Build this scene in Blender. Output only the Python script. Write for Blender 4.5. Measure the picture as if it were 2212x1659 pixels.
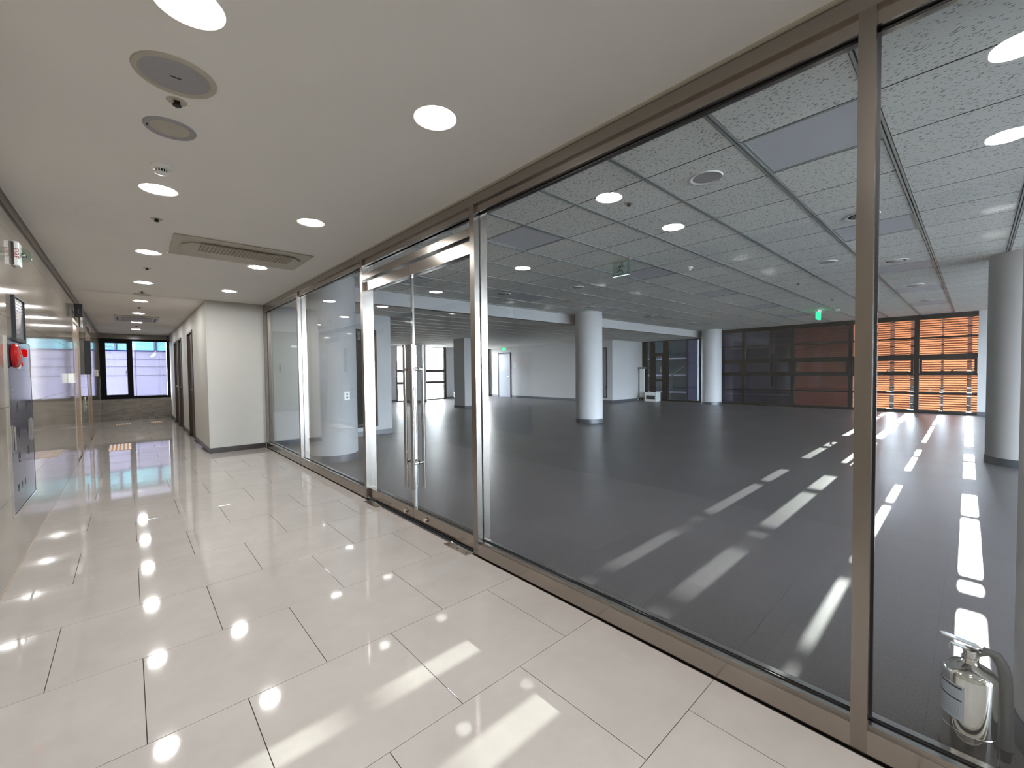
import bpy, bmesh, math, random
from mathutils import Vector, Matrix
random.seed(7)
S = bpy.context.scene
COL = S.collection
for o in list(bpy.data.objects): bpy.data.objects.remove(o)
PI = math.pi

# ------------------------------------------------------------------ camera
CAMZ = 1.275
cam = bpy.data.cameras.new('camera'); camo = bpy.data.objects.new('camera', cam); COL.objects.link(camo)
cam.sensor_fit = 'HORIZONTAL'; cam.sensor_width = 36.0; cam.lens = 36.0 * 910.515 / 2212.0
cam.clip_start = 0.02; cam.clip_end = 400
xa = Vector((0.73939047, -0.67317818, -0.01152699))     # image right
ya = Vector((-0.02835318, -0.01402727, -0.99949954))    # image down
za = Vector((0.67267959, 0.73934726, -0.02945837))      # view direction
M = Matrix.Identity(4)
for r in range(3):
    M[r][0] = xa[r]; M[r][1] = -ya[r]; M[r][2] = -za[r]
M[0][3], M[1][3], M[2][3] = 0, 0, CAMZ
camo.matrix_world = M
S.camera = camo
# ------------------------------------------------------------------ world, sun, exposure
SKY = 9.8; SUN = 5.4; LAMP = 34.0; EXPO = 3.0
w = bpy.data.worlds.new('sky'); S.world = w; w.use_nodes = True
bg = w.node_tree.nodes['Background']; bg.inputs[0].default_value = (0.92, 0.935, 1.0, 1); bg.inputs[1].default_value = SKY
sun = bpy.data.lights.new('sun', 'SUN'); sun.energy = SUN; sun.color = (1.0, 0.90, 0.76); sun.angle = math.radians(0.12)
suno = bpy.data.objects.new('sun', sun); COL.objects.link(suno)
sdir = Vector((-1.0, -0.008, -0.16)).normalized()
suno.rotation_euler = sdir.to_track_quat('-Z', 'Y').to_euler()
suno.location = (40, 0.3, 8)
S.view_settings.view_transform = 'Standard'; S.view_settings.look = 'None'
S.view_settings.exposure = EXPO; S.view_settings.gamma = 1.0; S.view_settings.use_curve_mapping = False
def portal(loc, rot, w_, h_):
    # sampling guide for the sky through a window; it gives off no light itself
    l = bpy.data.lights.new('window_portal', 'AREA'); l.shape = 'RECTANGLE'; l.size = w_; l.size_y = h_; l.cycles.is_portal = True
    o = bpy.data.objects.new('window_portal', l); COL.objects.link(o); o.location = loc; o.rotation_euler = rot
H90 = PI / 2
portal((9.0, -7.12, 1.35), (H90, 0, 0), 14.4, 2.6)
portal((10.0, 17.22, 1.25), (H90, 0, PI), 2.8, 2.5); portal((13.3, 17.22, 1.25), (H90, 0, PI), 1.5, 2.5)
portal((.19, 16.55, 1.48), (H90, 0, PI), 1.45, 1.7)
portal((16.36, 4.7, 1.35), (H90, 0, H90), 9.5, 2.6)
c = S.cycles
c.max_bounces = 10; c.diffuse_bounces = 4; c.glossy_bounces = 6; c.transmission_bounces = 6; c.transparent_max_bounces = 24
c.caustics_reflective = False; c.caustics_refractive = False; c.sample_clamp_indirect = 1.5
c.use_denoising = True
try: c.denoiser = 'OPENIMAGEDENOISE'; c.use_light_tree = True; c.use_adaptive_sampling = False; c.denoising_prefilter = 'ACCURATE'; c.denoising_input_passes = 'RGB_ALBEDO_NORMAL'
except Exception: pass

# ------------------------------------------------------------------ helpers
def lin(v):
    v /= 255.0
    return v / 12.92 if v <= 0.04045 else ((v + 0.055) / 1.055) ** 2.4
def rgb(r, g, b): return (lin(r), lin(g), lin(b), 1.0)

class N:
    def __init__(s, name):
        s.m = bpy.data.materials.new(name); s.m.use_nodes = True
        s.t = s.m.node_tree; s.t.nodes.clear()
        s.out = s.t.nodes.new('ShaderNodeOutputMaterial')
    def add(s, ty, **kw):
        n = s.t.nodes.new(ty)
        for k, v in kw.items():
            if k.startswith('i_'):
                n.inputs[k[2:].replace('_', ' ')].default_value = v
            else: setattr(n, k, v)
        return n
    def lk(s, a, b): s.t.links.new(a, b)

def bsdf(n, col=None, rough=.5, metal=0., spec=.5, **kw):
    b = n.add('ShaderNodeBsdfPrincipled')
    if col: b.inputs['Base Color'].default_value = col
    b.inputs['Roughness'].default_value = rough; b.inputs['Metallic'].default_value = metal
    b.inputs['Specular IOR Level'].default_value = spec
    for k, v in kw.items(): b.inputs[k.replace('_', ' ')].default_value = v
    n.lk(b.outputs[0], n.out.inputs[0])
    return b
def geo_noise(n, scale=(1, 1, 1), sc=5., detail=4., rough=.6, dist=0.):
    g = n.add('ShaderNodeNewGeometry'); mp = n.add('ShaderNodeMapping'); mp.inputs['Scale'].default_value = scale
    n.lk(g.outputs['Position'], mp.inputs[0])
    t = n.add('ShaderNodeTexNoise'); t.inputs['Scale'].default_value = sc; t.inputs['Detail'].default_value = detail
    t.inputs['Roughness'].default_value = rough; t.inputs['Distortion'].default_value = dist
    n.lk(mp.outputs[0], t.inputs['Vector'])
    return t, mp
def ramp(n, src, stops):
    r = n.add('ShaderNodeValToRGB'); e = r.color_ramp.elements
    e[0].position, e[0].color = stops[0]; e[1].position, e[1].color = stops[-1]
    for p, cc in stops[1:-1]:
        x = e.new(p); x.color = cc
    n.lk(src, r.inputs[0]); return r
def bump(n, src, b, strength=.1, dist=.01):
    u = n.add('ShaderNodeBump'); u.inputs['Strength'].default_value = strength; u.inputs['Distance'].default_value = dist
    n.lk(src, u.inputs['Height']); n.lk(u.outputs[0], b.inputs['Normal']); return u
def simple(name, col, rough=.5, metal=0., spec=.5, var=.04, sc=8., **kw):
    n = N(name); b = bsdf(n, col, rough, metal, spec, **kw)
    t, _ = geo_noise(n, sc=sc)
    lo = tuple(max(0, x * (1 - var)) for x in col[:3]) + (1,); hi = tuple(min(1, x * (1 + var)) for x in col[:3]) + (1,)
    r = ramp(n, t.outputs[0], [(.3, lo), (.7, hi)]); n.lk(r.outputs[0], b.inputs['Base Color'])
    return n.m

def objvar(n, colsock, b, amt=.06):
    """slight per-piece tone"""
    oi = n.add('ShaderNodeObjectInfo'); mr = n.add('ShaderNodeMapRange')
    mr.inputs['To Min'].default_value = 1 - amt; mr.inputs['To Max'].default_value = 1 + amt
    n.lk(oi.outputs['Random'], mr.inputs[0])
    mx = n.add('ShaderNodeVectorMath', operation='SCALE'); n.lk(colsock, mx.inputs[0]); n.lk(mr.outputs[0], mx.inputs['Scale'])
    n.lk(mx.outputs[0], b.inputs['Base Color'])

def mat_porcelain():
    n = N('polished_porcelain'); b = bsdf(n, rough=.045, spec=.75)
    t, _ = geo_noise(n, sc=3.0, detail=8, rough=.7)
    r = ramp(n, t.outputs[0], [(.3, rgb(158, 153, 148)), (.7, rgb(168, 163, 158))]); objvar(n, r.outputs[0], b, .02)
    t2, _ = geo_noise(n, sc=2.2, detail=2)
    bump(n, t2.outputs[0], b, .02, .01)
    return n.m
def mat_marble():
    n = N('polished_marble'); b = bsdf(n, rough=.07, spec=.6)
    t, _ = geo_noise(n, scale=(1, 1, 2.2), sc=1.6, detail=8, rough=.65, dist=1.2)
    r = ramp(n, t.outputs[0], [(.25, rgb(112, 104, 93)), (.5, rgb(131, 123, 111)), (.75, rgb(147, 139, 126))])
    objvar(n, r.outputs[0], b, .03); return n.m
def mat_stone_grey():
    n = N('grey_marble'); b = bsdf(n, rough=.18, spec=.5)
    t, _ = geo_noise(n, scale=(1, 1, 3), sc=4, detail=8, rough=.7, dist=1.)
    r = ramp(n, t.outputs[0], [(.3, rgb(105, 100, 94)), (.7, rgb(150, 144, 134))]); n.lk(r.outputs[0], b.inputs['Base Color']); return n.m
def mat_vinyl():
    n = N('grey_vinyl'); b = bsdf(n, rough=.22, spec=.36)
    t, _ = geo_noise(n, scale=(1, 3, 1), sc=75, detail=6, rough=.8)
    t2, _ = geo_noise(n, scale=(1, 1, 1), sc=1.2, detail=3)
    r = ramp(n, t.outputs[0], [(.32, rgb(50, 48, 50)), (.68, rgb(92, 89, 92))])
    objvar(n, r.outputs[0], b, .05)
    rr = n.add('ShaderNodeMapRange'); rr.inputs['To Min'].default_value = .29; rr.inputs['To Max'].default_value = .36
    n.lk(t2.outputs[0], rr.inputs[0]); n.lk(rr.outputs[0], b.inputs['Roughness'])
    return n.m
def mat_acoustic():
    n = N('fissured_acoustic_tile'); b = bsdf(n, rough=.85, spec=.2)
    g = n.add('ShaderNodeNewGeometry'); mp = n.add('ShaderNodeMapping'); mp.inputs['Scale'].default_value = (120, 40, 1)
    wn = n.add('ShaderNodeTexNoise'); wn.inputs['Scale'].default_value = 9; wn.inputs['Detail'].default_value = 2
    n.lk(g.outputs['Position'], wn.inputs['Vector'])
    ad = n.add('ShaderNodeVectorMath', operation='MULTIPLY_ADD'); ad.inputs[1].default_value = (.016, .016, 0)
    n.lk(wn.outputs['Color'], ad.inputs[0]); n.lk(g.outputs['Position'], ad.inputs[2])
    n.lk(ad.outputs[0], mp.inputs[0])
    v = n.add('ShaderNodeTexVoronoi'); v.inputs['Scale'].default_value = 1.0; v.voronoi_dimensions = '2D'
    n.lk(mp.outputs[0], v.inputs['Vector'])
    # only some of the cells carry a fissure
    sep = n.add('ShaderNodeSeparateColor'); n.lk(v.outputs['Color'], sep.inputs[0])
    th = n.add('ShaderNodeMapRange'); th.inputs['From Min'].default_value = .58; th.inputs['From Max'].default_value = .95
    th.inputs['To Min'].default_value = .0; th.inputs['To Max'].default_value = .36; n.lk(sep.outputs[0], th.inputs[0])
    lt = n.add('ShaderNodeMath', operation='LESS_THAN'); n.lk(v.outputs['Distance'], lt.inputs[0]); n.lk(th.outputs[0], lt.inputs[1])
    v2 = n.add('ShaderNodeTexVoronoi'); v2.inputs['Scale'].default_value = 130.0; n.lk(g.outputs['Position'], v2.inputs['Vector'])
    l2 = n.add('ShaderNodeMath', operation='LESS_THAN'); l2.inputs[1].default_value = .13; n.lk(v2.outputs['Distance'], l2.inputs[0])
    mul = n.add('ShaderNodeMath', operation='MULTIPLY'); mul.inputs[1].default_value = .45; n.lk(l2.outputs[0], mul.inputs[0])
    mx = n.add('ShaderNodeMath', operation='MAXIMUM'); n.lk(lt.outputs[0], mx.inputs[0]); n.lk(mul.outputs[0], mx.inputs[1])
    r = ramp(n, mx.outputs[0], [(0, rgb(236, 237, 233)), (1, rgb(112, 117, 115))])
    objvar(n, r.outputs[0], b, .03); return n.m
def mat_steel(name, col=(.56, .53, .49, 1), rough=.2, scale=(60, 60, 2)):
    n = N(name); b = bsdf(n, col, rough, 1.0)
    t, _ = geo_noise(n, scale=scale, sc=6, detail=3)
    rr = n.add('ShaderNodeMapRange'); rr.inputs['To Min'].default_value = rough * .92; rr.inputs['To Max'].default_value = rough * 1.08
    n.lk(t.outputs[0], rr.inputs[0]); n.lk(rr.outputs[0], b.inputs['Roughness']); return n.m
def mat_glass(name, tint=(.95, .962, .96, 1), ior=1.5, boost=1.0):
    n = N(name); tr = n.add('ShaderNodeBsdfTransparent'); tr.inputs[0].default_value = tint
    gl = n.add('ShaderNodeBsdfGlossy'); gl.inputs['Roughness'].default_value = 0.0; gl.inputs[0].default_value = (1, 1, 1, 1)
    # Schlick reflectance from |N.I|, the same on both skins of the pane
    g = n.add('ShaderNodeNewGeometry'); dt = n.add('ShaderNodeVectorMath', operation='DOT_PRODUCT')
    n.lk(g.outputs['Incoming'], dt.inputs[0]); n.lk(g.outputs['True Normal'], dt.inputs[1])
    ab = n.add('ShaderNodeMath', operation='ABSOLUTE'); n.lk(dt.outputs['Value'], ab.inputs[0])
    om = n.add('ShaderNodeMath', operation='SUBTRACT'); om.inputs[0].default_value = 1.0; n.lk(ab.outputs[0], om.inputs[1])
    pw = n.add('ShaderNodeMath', operation='POWER'); pw.inputs[1].default_value = 5.0; n.lk(om.outputs[0], pw.inputs[0])
    r0 = ((ior - 1) / (ior + 1)) ** 2 * boost
    mu = n.add('ShaderNodeMath', operation='MULTIPLY_ADD'); mu.inputs[1].default_value = 1 - r0; mu.inputs[2].default_value = r0; mu.use_clamp = True
    n.lk(pw.outputs[0], mu.inputs[0])
    mx = n.add('ShaderNodeMixShader'); n.lk(mu.outputs[0], mx.inputs[0]); n.lk(tr.outputs[0], mx.inputs[1]); n.lk(gl.outputs[0], mx.inputs[2])
    n.lk(mx.outputs[0], n.out.inputs[0]); return n.m
def mat_emit(name, col, st):
    n = N(name); e = n.add('ShaderNodeEmission'); e.inputs[0].default_value = col; e.inputs[1].default_value = st
    n.lk(e.outputs[0], n.out.inputs[0]); return n.m
def mat_translucent(name, col, tcol, fac=.6):
    n = N(name); t, _ = geo_noise(n, scale=(1, 2, 1), sc=1.5)
    lo = tuple(x * .9 for x in col[:3]) + (1,)
    r = ramp(n, t.outputs[0], [(.3, lo), (.7, col)])
    d = n.add('ShaderNodeBsdfDiffuse'); n.lk(r.outputs[0], d.inputs[0])
    tl = n.add('ShaderNodeBsdfTranslucent'); tl.inputs[0].default_value = tcol
    mx = n.add('ShaderNodeMixShader'); mx.inputs[0].default_value = fac
    n.lk(d.outputs[0], mx.inputs[1]); n.lk(tl.outputs[0], mx.inputs[2]); n.lk(mx.outputs[0], n.out.inputs[0]); return n.m

MT = dict(
    porcelain=mat_porcelain(), marble=mat_marble(), greymarble=mat_stone_grey(), vinyl=mat_vinyl(), acoustic=mat_acoustic(),
    grout=simple('dark_grout', rgb(58, 52, 46), .8), paint=simple('white_wall_paint', rgb(184, 183, 176), .55, spec=.3, var=.02, sc=3),
    hallpaint=simple('cool_white_wall_paint', rgb(156, 156, 157), .6, spec=.3, var=.02, sc=2),
    plaster=simple('ceiling_plaster', rgb(228, 226, 222), .7, spec=.2, var=.015, sc=2),
    void=simple('ceiling_void', rgb(60, 64, 66), .9), tee=simple('ceiling_tee', rgb(150, 158, 156), .45, metal=.3, spec=.4),
    groove=simple('tee_groove', rgb(34, 38, 38), .8, spec=.1),
    steel=mat_steel('brushed_steel', (.38, .345, .31, 1), .17), chrome=mat_steel('polished_chrome', (.72, .71, .70, 1), .06, (5, 5, 5)),
    steelpost=mat_steel('brushed_post_steel', (.29, .26, .23, 1), .24), steelbright=mat_steel('bright_brushed_steel', (.66, .66, .66, 1), .2),
    glass=mat_glass('clear_glass'), glassdark=mat_glass('tinted_glass', (.80, .86, .90, 1)),
    black=simple('black_powder_coat', rgb(8, 9, 11), .5, spec=.12), blackrub=simple('black_rubber', rgb(14, 14, 15), .5),
    base=simple('dark_skirting', rgb(62, 58, 56), .35), basehall=simple('charcoal_skirting', rgb(52, 58, 66), .35),
    doorbrown=simple('dark_brown_door', rgb(66, 54, 46), .4), doorblue=simple('slate_steel_door', rgb(84, 92, 104), .4),
    trim=simple('bronze_shadow_trim', rgb(96, 86, 72), .4, metal=.3), tan=simple('tan_stone', rgb(150, 132, 112), .2, sc=12, var=.1),
    cabinet=simple('glossy_blue_grey_steel', rgb(62, 65, 78), .09, metal=.2, spec=.5, sc=1), red=simple('red_plastic', rgb(140, 14, 14), .22, spec=.5),
    redlamp=mat_emit('red_lamp_glow', rgb(255, 26, 26), .07), white=simple('white_plastic', rgb(226, 226, 222), .4),
    grille=simple('grey_speaker_cloth', rgb(158, 157, 160), .8, sc=400, var=.15), acgrey=simple('warm_grey_plastic', rgb(176, 170, 156), .5),
    acdark=simple('dark_slot', rgb(50, 44, 38), .7), vane=simple('ac_grille_grey', rgb(138, 132, 120), .5),
    lamp=mat_emit('lamp_diffuser', (1.0, .975, .955, 1), LAMP), panel=simple('frosted_panel', rgb(206, 208, 216), .6, spec=.5, var=.01),
    sheetgrey=simple('grey_painted_steel', rgb(98, 103, 100), .4), slat=mat_translucent('orange_slat', rgb(116, 42, 35), rgb(255, 164, 112), .082),
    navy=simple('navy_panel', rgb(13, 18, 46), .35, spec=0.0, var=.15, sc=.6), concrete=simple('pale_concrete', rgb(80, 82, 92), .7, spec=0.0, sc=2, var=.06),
    offwhite=simple('white_render', rgb(236, 238, 240), .7), cyan=simple('cyan_window_glass', rgb(150, 215, 225), .2),
    paving=simple('dark_asphalt', rgb(13, 12, 12), .8, spec=0.0), brick=simple('dark_backdrop', rgb(30, 15, 10), .8, spec=0.0),
    lilac=simple('lilac_cladding', rgb(48, 51, 70), .5, spec=0.0, var=.08, sc=1), tactile=simple('ochre_tactile', rgb(188, 132, 80), .5),
    green=mat_emit('green_sign_glow', rgb(40, 220, 130), .35), greenwhite=mat_emit('white_sign_glow', rgb(225, 255, 240), .3),
    acrylic=mat_glass('acrylic', (.80, .90, .86, 1), 1.5), frost=simple('frosted_print', rgb(176, 196, 190), .5),
    ink=simple('black_ink', rgb(18, 18, 20), .6), inkred=simple('red_ink', rgb(150, 16, 30), .5), inkgrey=simple('grey_ink', rgb(150, 148, 154), .6),
    label=simple('pale_blue_label', rgb(170, 182, 196), .4), signface=simple('dark_sign_face', rgb(84, 80, 86), .25),
    mirror=mat_steel('mirror_steel', (.80, .80, .78, 1), .07, (3, 3, 40)), hose=simple('grey_rubber_hose', rgb(78, 80, 80), .45),
    paleslab=simple('pale_bounce_slabs', rgb(196, 194, 188), .8, sc=1.5), cyanglaze=simple('court_glazing', rgb(62, 96, 104), .2, spec=0.0), courtgrey=simple('court_wall_grey', rgb(66, 66, 80), .6, spec=0.0, sc=2, var=.06),
    courtjoint=simple('court_joint', rgb(50, 50, 62), .7, spec=0.0), inkfaint=simple('faint_red_ink', rgb(110, 66, 76), .5), courtpale=simple('court_wall_pale', rgb(70, 70, 80), .6, spec=0.0),
    darkgreen=simple('dark_green_glazing', rgb(16, 28, 32), .2, spec=0.0), softmat=simple('ivory_plastic', rgb(190, 194, 190), .5),
)

class MB:
    def __init__(s): s.bm = bmesh.new()
    def box(s, x0, x1, y0, y1, z0, z1, bev=0):
        r = bmesh.ops.create_cube(s.bm, size=1)
        for v in r['verts']:
            v.co = Vector(((x0 + x1) / 2 + v.co.x * (x1 - x0), (y0 + y1) / 2 + v.co.y * (y1 - y0), (z0 + z1) / 2 + v.co.z * (z1 - z0)))
        if bev:
            es = list({e for v in r['verts'] for e in v.link_edges})
            bmesh.ops.bevel(s.bm, geom=es, offset=bev, segments=2, affect='EDGES', profile=.6)
        return s
    def quad(s, *p):
        s.bm.faces.new([s.bm.verts.new(q) for q in p]); return s
    def tube(s, pts, r, n=12, cap=True):
        pts = [Vector(p) for p in pts]; rings = []
        for i, p in enumerate(pts):
            a = pts[max(0, i - 1)]; b = pts[min(len(pts) - 1, i + 1)]; d = (b - a).normalized()
            up = Vector((0, 0, 1)) if abs(d.z) < .9 else Vector((1, 0, 0))
            u = d.cross(up).normalized(); v = d.cross(u)
            rr = r[i] if isinstance(r, (list, tuple)) else r
            rings.append([s.bm.verts.new(p + (u * math.cos(2 * PI * k / n) + v * math.sin(2 * PI * k / n)) * rr) for k in range(n)])
        for a, b in zip(rings, rings[1:]):
            for k in range(n): s.bm.faces.new((a[k], a[(k + 1) % n], b[(k + 1) % n], b[k]))
        if cap: s.bm.faces.new(rings[0][::-1]); s.bm.faces.new(rings[-1])
        return s
    def lathe(s, prof, c=(0, 0, 0), ax='z', n=32, close=True, a0=0, a1=2 * PI):
        full = abs(a1 - a0 - 2 * PI) < 1e-6; m = n if full else n + 1
        rings = []
        for r, h in prof:
            ring = []
            for k in range(m):
                a = a0 + (a1 - a0) * k / n; x, y = r * math.cos(a), r * math.sin(a)
                q = (x, y, h) if ax == 'z' else ((h, x, y) if ax == 'x' else (x, h, y))
                ring.append(s.bm.verts.new(Vector(q) + Vector(c)))
            rings.append(ring)
        for a, b in zip(rings, rings[1:]):
            for k in range(n): s.bm.faces.new((a[k], a[(k + 1) % m], b[(k + 1) % m], b[k]))
        if close and full:
            for ring in (rings[0][::-1], rings[-1]):
                if len({tuple(round(x, 6) for x in v.co) for v in ring}) > 2: s.bm.faces.new(ring)
        return s
    def build(s, name, m, parent=None, smooth=False, fixn=True):
        bmesh.ops.remove_doubles(s.bm, verts=s.bm.verts, dist=1e-6)
        if fixn: bmesh.ops.recalc_face_normals(s.bm, faces=s.bm.faces)
        me = bpy.data.meshes.new(name); s.bm.to_mesh(me); s.bm.free()
        me.materials.append(MT[m] if isinstance(m, str) else m)
        if smooth:
            for p in me.polygons: p.use_smooth = True
            try: me.set_sharp_from_angle(angle=math.radians(35))
            except Exception: pass
        o = bpy.data.objects.new(name, me); COL.objects.link(o)
        if parent: o.parent = parent
        return o
def B(*a, bev=0): return MB().box(*a, bev=bev)
def tag(o, label=None, cat=None, group=None, kind=None):
    if label: o['label'] = label
    if cat: o['category'] = cat
    if group: o['group'] = group
    if kind: o['kind'] = kind
    return o
def empty(name, loc=(0, 0, 0), rz=0):
    o = bpy.data.objects.new(name, None); COL.objects.link(o); o.location = loc; o.rotation_euler = (0, 0, rz)
    o.empty_display_size = .1; return o
def copy_tree(o, parent=None):
    cpy = o.copy(); COL.objects.link(cpy); cpy.parent = parent
    for ch in [x for x in COL.objects if x.parent == o]: copy_tree(ch, cpy)
    return cpy
def inst(src, name, loc, parent, rot=None, scale=None):
    o = bpy.data.objects.new(name, src.data); COL.objects.link(o); o.location = loc; o.parent = parent
    if rot: o.rotation_euler = rot
    if scale: o.scale = scale
    return o
def text(body, size, m, parent, loc, rot, name='lettering', ext=.0008):
    cu = bpy.data.curves.new('t', 'FONT'); cu.body = body; cu.size = size; cu.extrude = ext; cu.align_x = 'CENTER'; cu.align_y = 'CENTER'
    cu.resolution_u = 2
    o = bpy.data.objects.new('t', cu); COL.objects.link(o)
    dg = bpy.context.evaluated_depsgraph_get(); me = bpy.data.meshes.new_from_object(o.evaluated_get(dg))
    bpy.data.objects.remove(o); me.name = name; me.materials.clear(); me.materials.append(MT[m])
    t = bpy.data.objects.new(name, me); COL.objects.link(t); t.parent = parent; t.location = loc; t.rotation_euler = rot; return t

# ------------------------------------------------------------------ dimensions
LW = -0.578; PX = 1.755; GX = 1.81; CC = 2.478; HC = 2.703; HB = 2.465
BX = .945; BY = 8.33; EY = 16.4; HY = 17.1; WX = 16.2; KX = 14.0; BULK = 6.95; Y0 = -4.0; HY0 = -7.0
WEX = 4.12

# ================================================================== corridor shell
fl = B(LW - .1, PX + .02, Y0, EY + .1, -.12, -.008).build('floor', 'grout'); tag(fl, kind='structure')
P = .6023
tmpl = B(.0014, P - .0014, .0014, P - .0014, -.009, 0, bev=.0005).build('floor_tile', 'porcelain', fl)
tmpl.location = (.314, 2.513, 0)
j0 = int((Y0 - 2.513) / P) - 1; j1 = int((EY - 2.513) / P) + 1
for j in range(j0, j1 + 1):
    y = 2.513 + j * P
    off = .314 if j % 2 == 0 else .013
    for i in range(-3, 4):
        x = off + i * P
        if j == 0 and i == 0: continue
        xa_, xb_ = max(x, LW), min(x + P, PX - .01 if y < BY + .1 else BX)
        ya_, yb_ = max(y, Y0), min(y + P, EY)
        if xb_ - xa_ < .03 or yb_ - ya_ < .03: continue
        if xa_ == x and xb_ == x + P and ya_ == y and yb_ == y + P: inst(tmpl, 'floor_tile', (x, y, 0), fl)
        else: B(xa_ + .0014, xb_ - .0014, ya_ + .0014, yb_ - .0014, -.009, 0).build('floor_tile', 'porcelain', fl)

cc = B(LW - .1, PX + .08, Y0, BY + .02, CC, CC + .06).box(LW - .1, BX + .02, BY, EY + .1, CC, CC + .06).build('ceiling', 'plaster'); tag(cc, kind='structure')
# left wall : backing + marble panels
wl = B(LW - .2, LW - .022, Y0, EY + .1, -.1, CC + .05).build('wall_left', 'grout'); tag(wl, kind='structure')
rows = [0, .5, 1.085, 1.67, 2.255, 2.40]
PW = 1.17
openings = [(8.80, 9.78, 0, 2.13), (11.45, 12.5, 0, 2.13)]
ys = []
y = 3.96 - PW * 7
while y < EY: ys.append(y); y += PW
for k in range(len(rows) - 1):
    z0, z1 = rows[k], rows[k + 1]
    for y in ys:
        segs = [(max(y, Y0), min(y + PW, EY))]
        for (a, b_, zz0, zz1) in openings:
            new = []
            for s0, s1 in segs:
                if z0 >= zz1 - .01 or s1 <= a or s0 >= b_: new.append((s0, s1)); continue
                if s0 < a: new.append((s0, a))
                if s1 > b_: new.append((b_, s1))
            segs = new
        for s0, s1 in segs:
            if s1 - s0 < .03: continue
            B(LW - .022, LW, s0 + .001, s1 - .001, z0 + .001, z1 - .001).build('wall_panel', 'marble', wl)
for a, b_, zz0, zz1 in openings:
    # panels above the openings are cut at 2.13 by a stone lintel piece
    pass
t_ = B(LW - .022, LW + .012, Y0, EY, 2.40, CC).build('trim_1', 'trim'); tag(t_, kind='structure')
t_ = B(LW, LW + .004, Y0, EY, 0, .006).build('trim_2', 'tan'); tag(t_, kind='structure')
# lift doors in the left wall
for k, (a, b_, zz0, zz1) in enumerate(openings):
    d = empty('door_%d' % (k + 1), (LW, a, 0)); tag(d, kind='structure')
    o = MB().box(-.02, .006, 0, .05, 0, 2.13).box(-.02, .006, b_ - a - .05, b_ - a, 0, 2.13).box(-.02, .006, .05, b_ - a - .05, 2.08, 2.13).build('door_frame', 'tan', d)
    m_ = (b_ - a) / 2
    for s0, s1 in ((.052, m_ - .002), (m_ + .002, b_ - a - .052)): B(-.018, -.008, s0, s1, .005, 2.078).build('door_leaf', 'tan', d)

# corridor end wall (with window)
we = empty('wall_end', (0, EY, 0)); tag(we, kind='structure')
def rel(o, p): o.parent = p; return o
MB().box(LW - .1, LW + .06, 0.02, .2, 0, CC).box(LW, BX + .1, 0.02, .2, 0, .64).box(LW, BX + .1, 0.02, .2, 2.33, CC).box(BX - .04, BX + .1, .02, .2, 0, CC).build('backing', 'grout', we)
for x0, x1, z0, z1 in ((LW, .19, 0, .625), (.19, BX, 0, .625), (LW, BX, 2.335, CC)):
    B(x0 + .001, x1 - .001, 0, .02, z0 + .001, z1 - .001).build('stone_panel', 'greymarble', we)
B(LW, BX, -.02, .02, .625, .642).build('window_ledge', 'black', we)
wn = empty('window_1', (0, EY, 0)); tag(wn, kind='structure')
MB().box(-.578, -.50, -.01, .08, .642, 2.335).box(.875, .945, -.01, .08, .642, 2.335).box(-.50, .875, -.01, .08, .642, .69).box(-.50, .875, -.01, .08, 2.28, 2.335).box(.03, .11, -.01, .08, .69, 2.28).build('window_frame', 'black', wn)
MB().box(-.50, -.455, -.03, .05, .69, 2.28).box(-.015, .03, -.03, .05, .69, 2.28).box(-.455, -.015, -.03, .05, .69, .745).box(-.455, -.015, -.03, .05, 2.21, 2.28).build('sash', 'black', wn)
B(-.455, -.015, .01, .018, .745, 2.21).build('pane', 'glass', wn)
B(.11, .875, .03, .038, .69, 2.28).build('pane', 'glass', wn)
MB().tube([(.005, -.03, 1.42), (.005, -.07, 1.42), (-.035, -.075, 1.42)], .008, 8).tube([(-.035, -.075, 1.42), (-.042, -.075, 1.33)], .008, 8).build('window_handle', 'blackrub', wn, smooth=True)

# corridor right wall (X = BX) with three dark doors
doors = [(10.28, 11.24), (12.57, 13.50), (13.75, 14.68)]
wr = empty('wall_right', (BX, BY, 0)); tag(wr, kind='structure')
mb = MB(); prev = BY
for a, b_ in doors:
    mb.box(0, .12, prev - BY, a - BY, 0, CC); mb.box(0, .12, a - BY, b_ - BY, 2.17, CC); prev = b_
mb.box(0, .12, prev - BY, EY - BY + .02, 0, CC)
mb.box(.12, PX - BX, 0, .12, 0, CC)      # the front face towards us
mb.build('wall_face', 'paint', wr)
mb = MB(); prev = BY
for a, b_ in doors + [(EY, EY)]:
    mb.box(-.008, 0, prev - BY, a - BY, 0, .085); prev = b_
mb.box(-.008, PX - BX - .01, -.008, 0, 0, .085)
mb.build('skirting', 'base', wr)
for k, (a, b_) in enumerate(doors):
    d = empty('door_%d' % (k + 3), (BX, a, 0)); tag(d, kind='structure')
    L_ = b_ - a
    MB().box(-.012, .12, 0, .045, 0, 2.17).box(-.012, .12, L_ - .045, L_, 0, 2.17).box(-.012, .12, .045, L_ - .045, 2.125, 2.17).build('door_frame', 'doorbrown', d)
    B(.03, .07, .05, L_ - .05, .005, 2.12).build('door_leaf', 'doorbrown', d)
    MB().tube([(.03, .12, 1.0), (-.03, .12, 1.0), (-.03, .24, 1.0)], .009, 8).build('door_handle', 'chrome', d, smooth=True)
# closer cable box at the far corner
h = empty('door_closer', (BX - .02, 16.2, 2.36)); tag(h, 'black hook and cable at the ceiling corner beside the far window', 'hook')
MB().tube([(-.05, 0, .10), (-.02, 0, .06), (-.02, 0, -.02), (-.05, 0, -.04)], .012, 8).build('hook_bracket', 'blackrub', h, smooth=True)
MB().tube([(-.04, 0, -.05), (-.02, -.4, -.12), (.015, -.9, -.13)], .008, 6).build('cable', 'blackrub', h)

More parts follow.
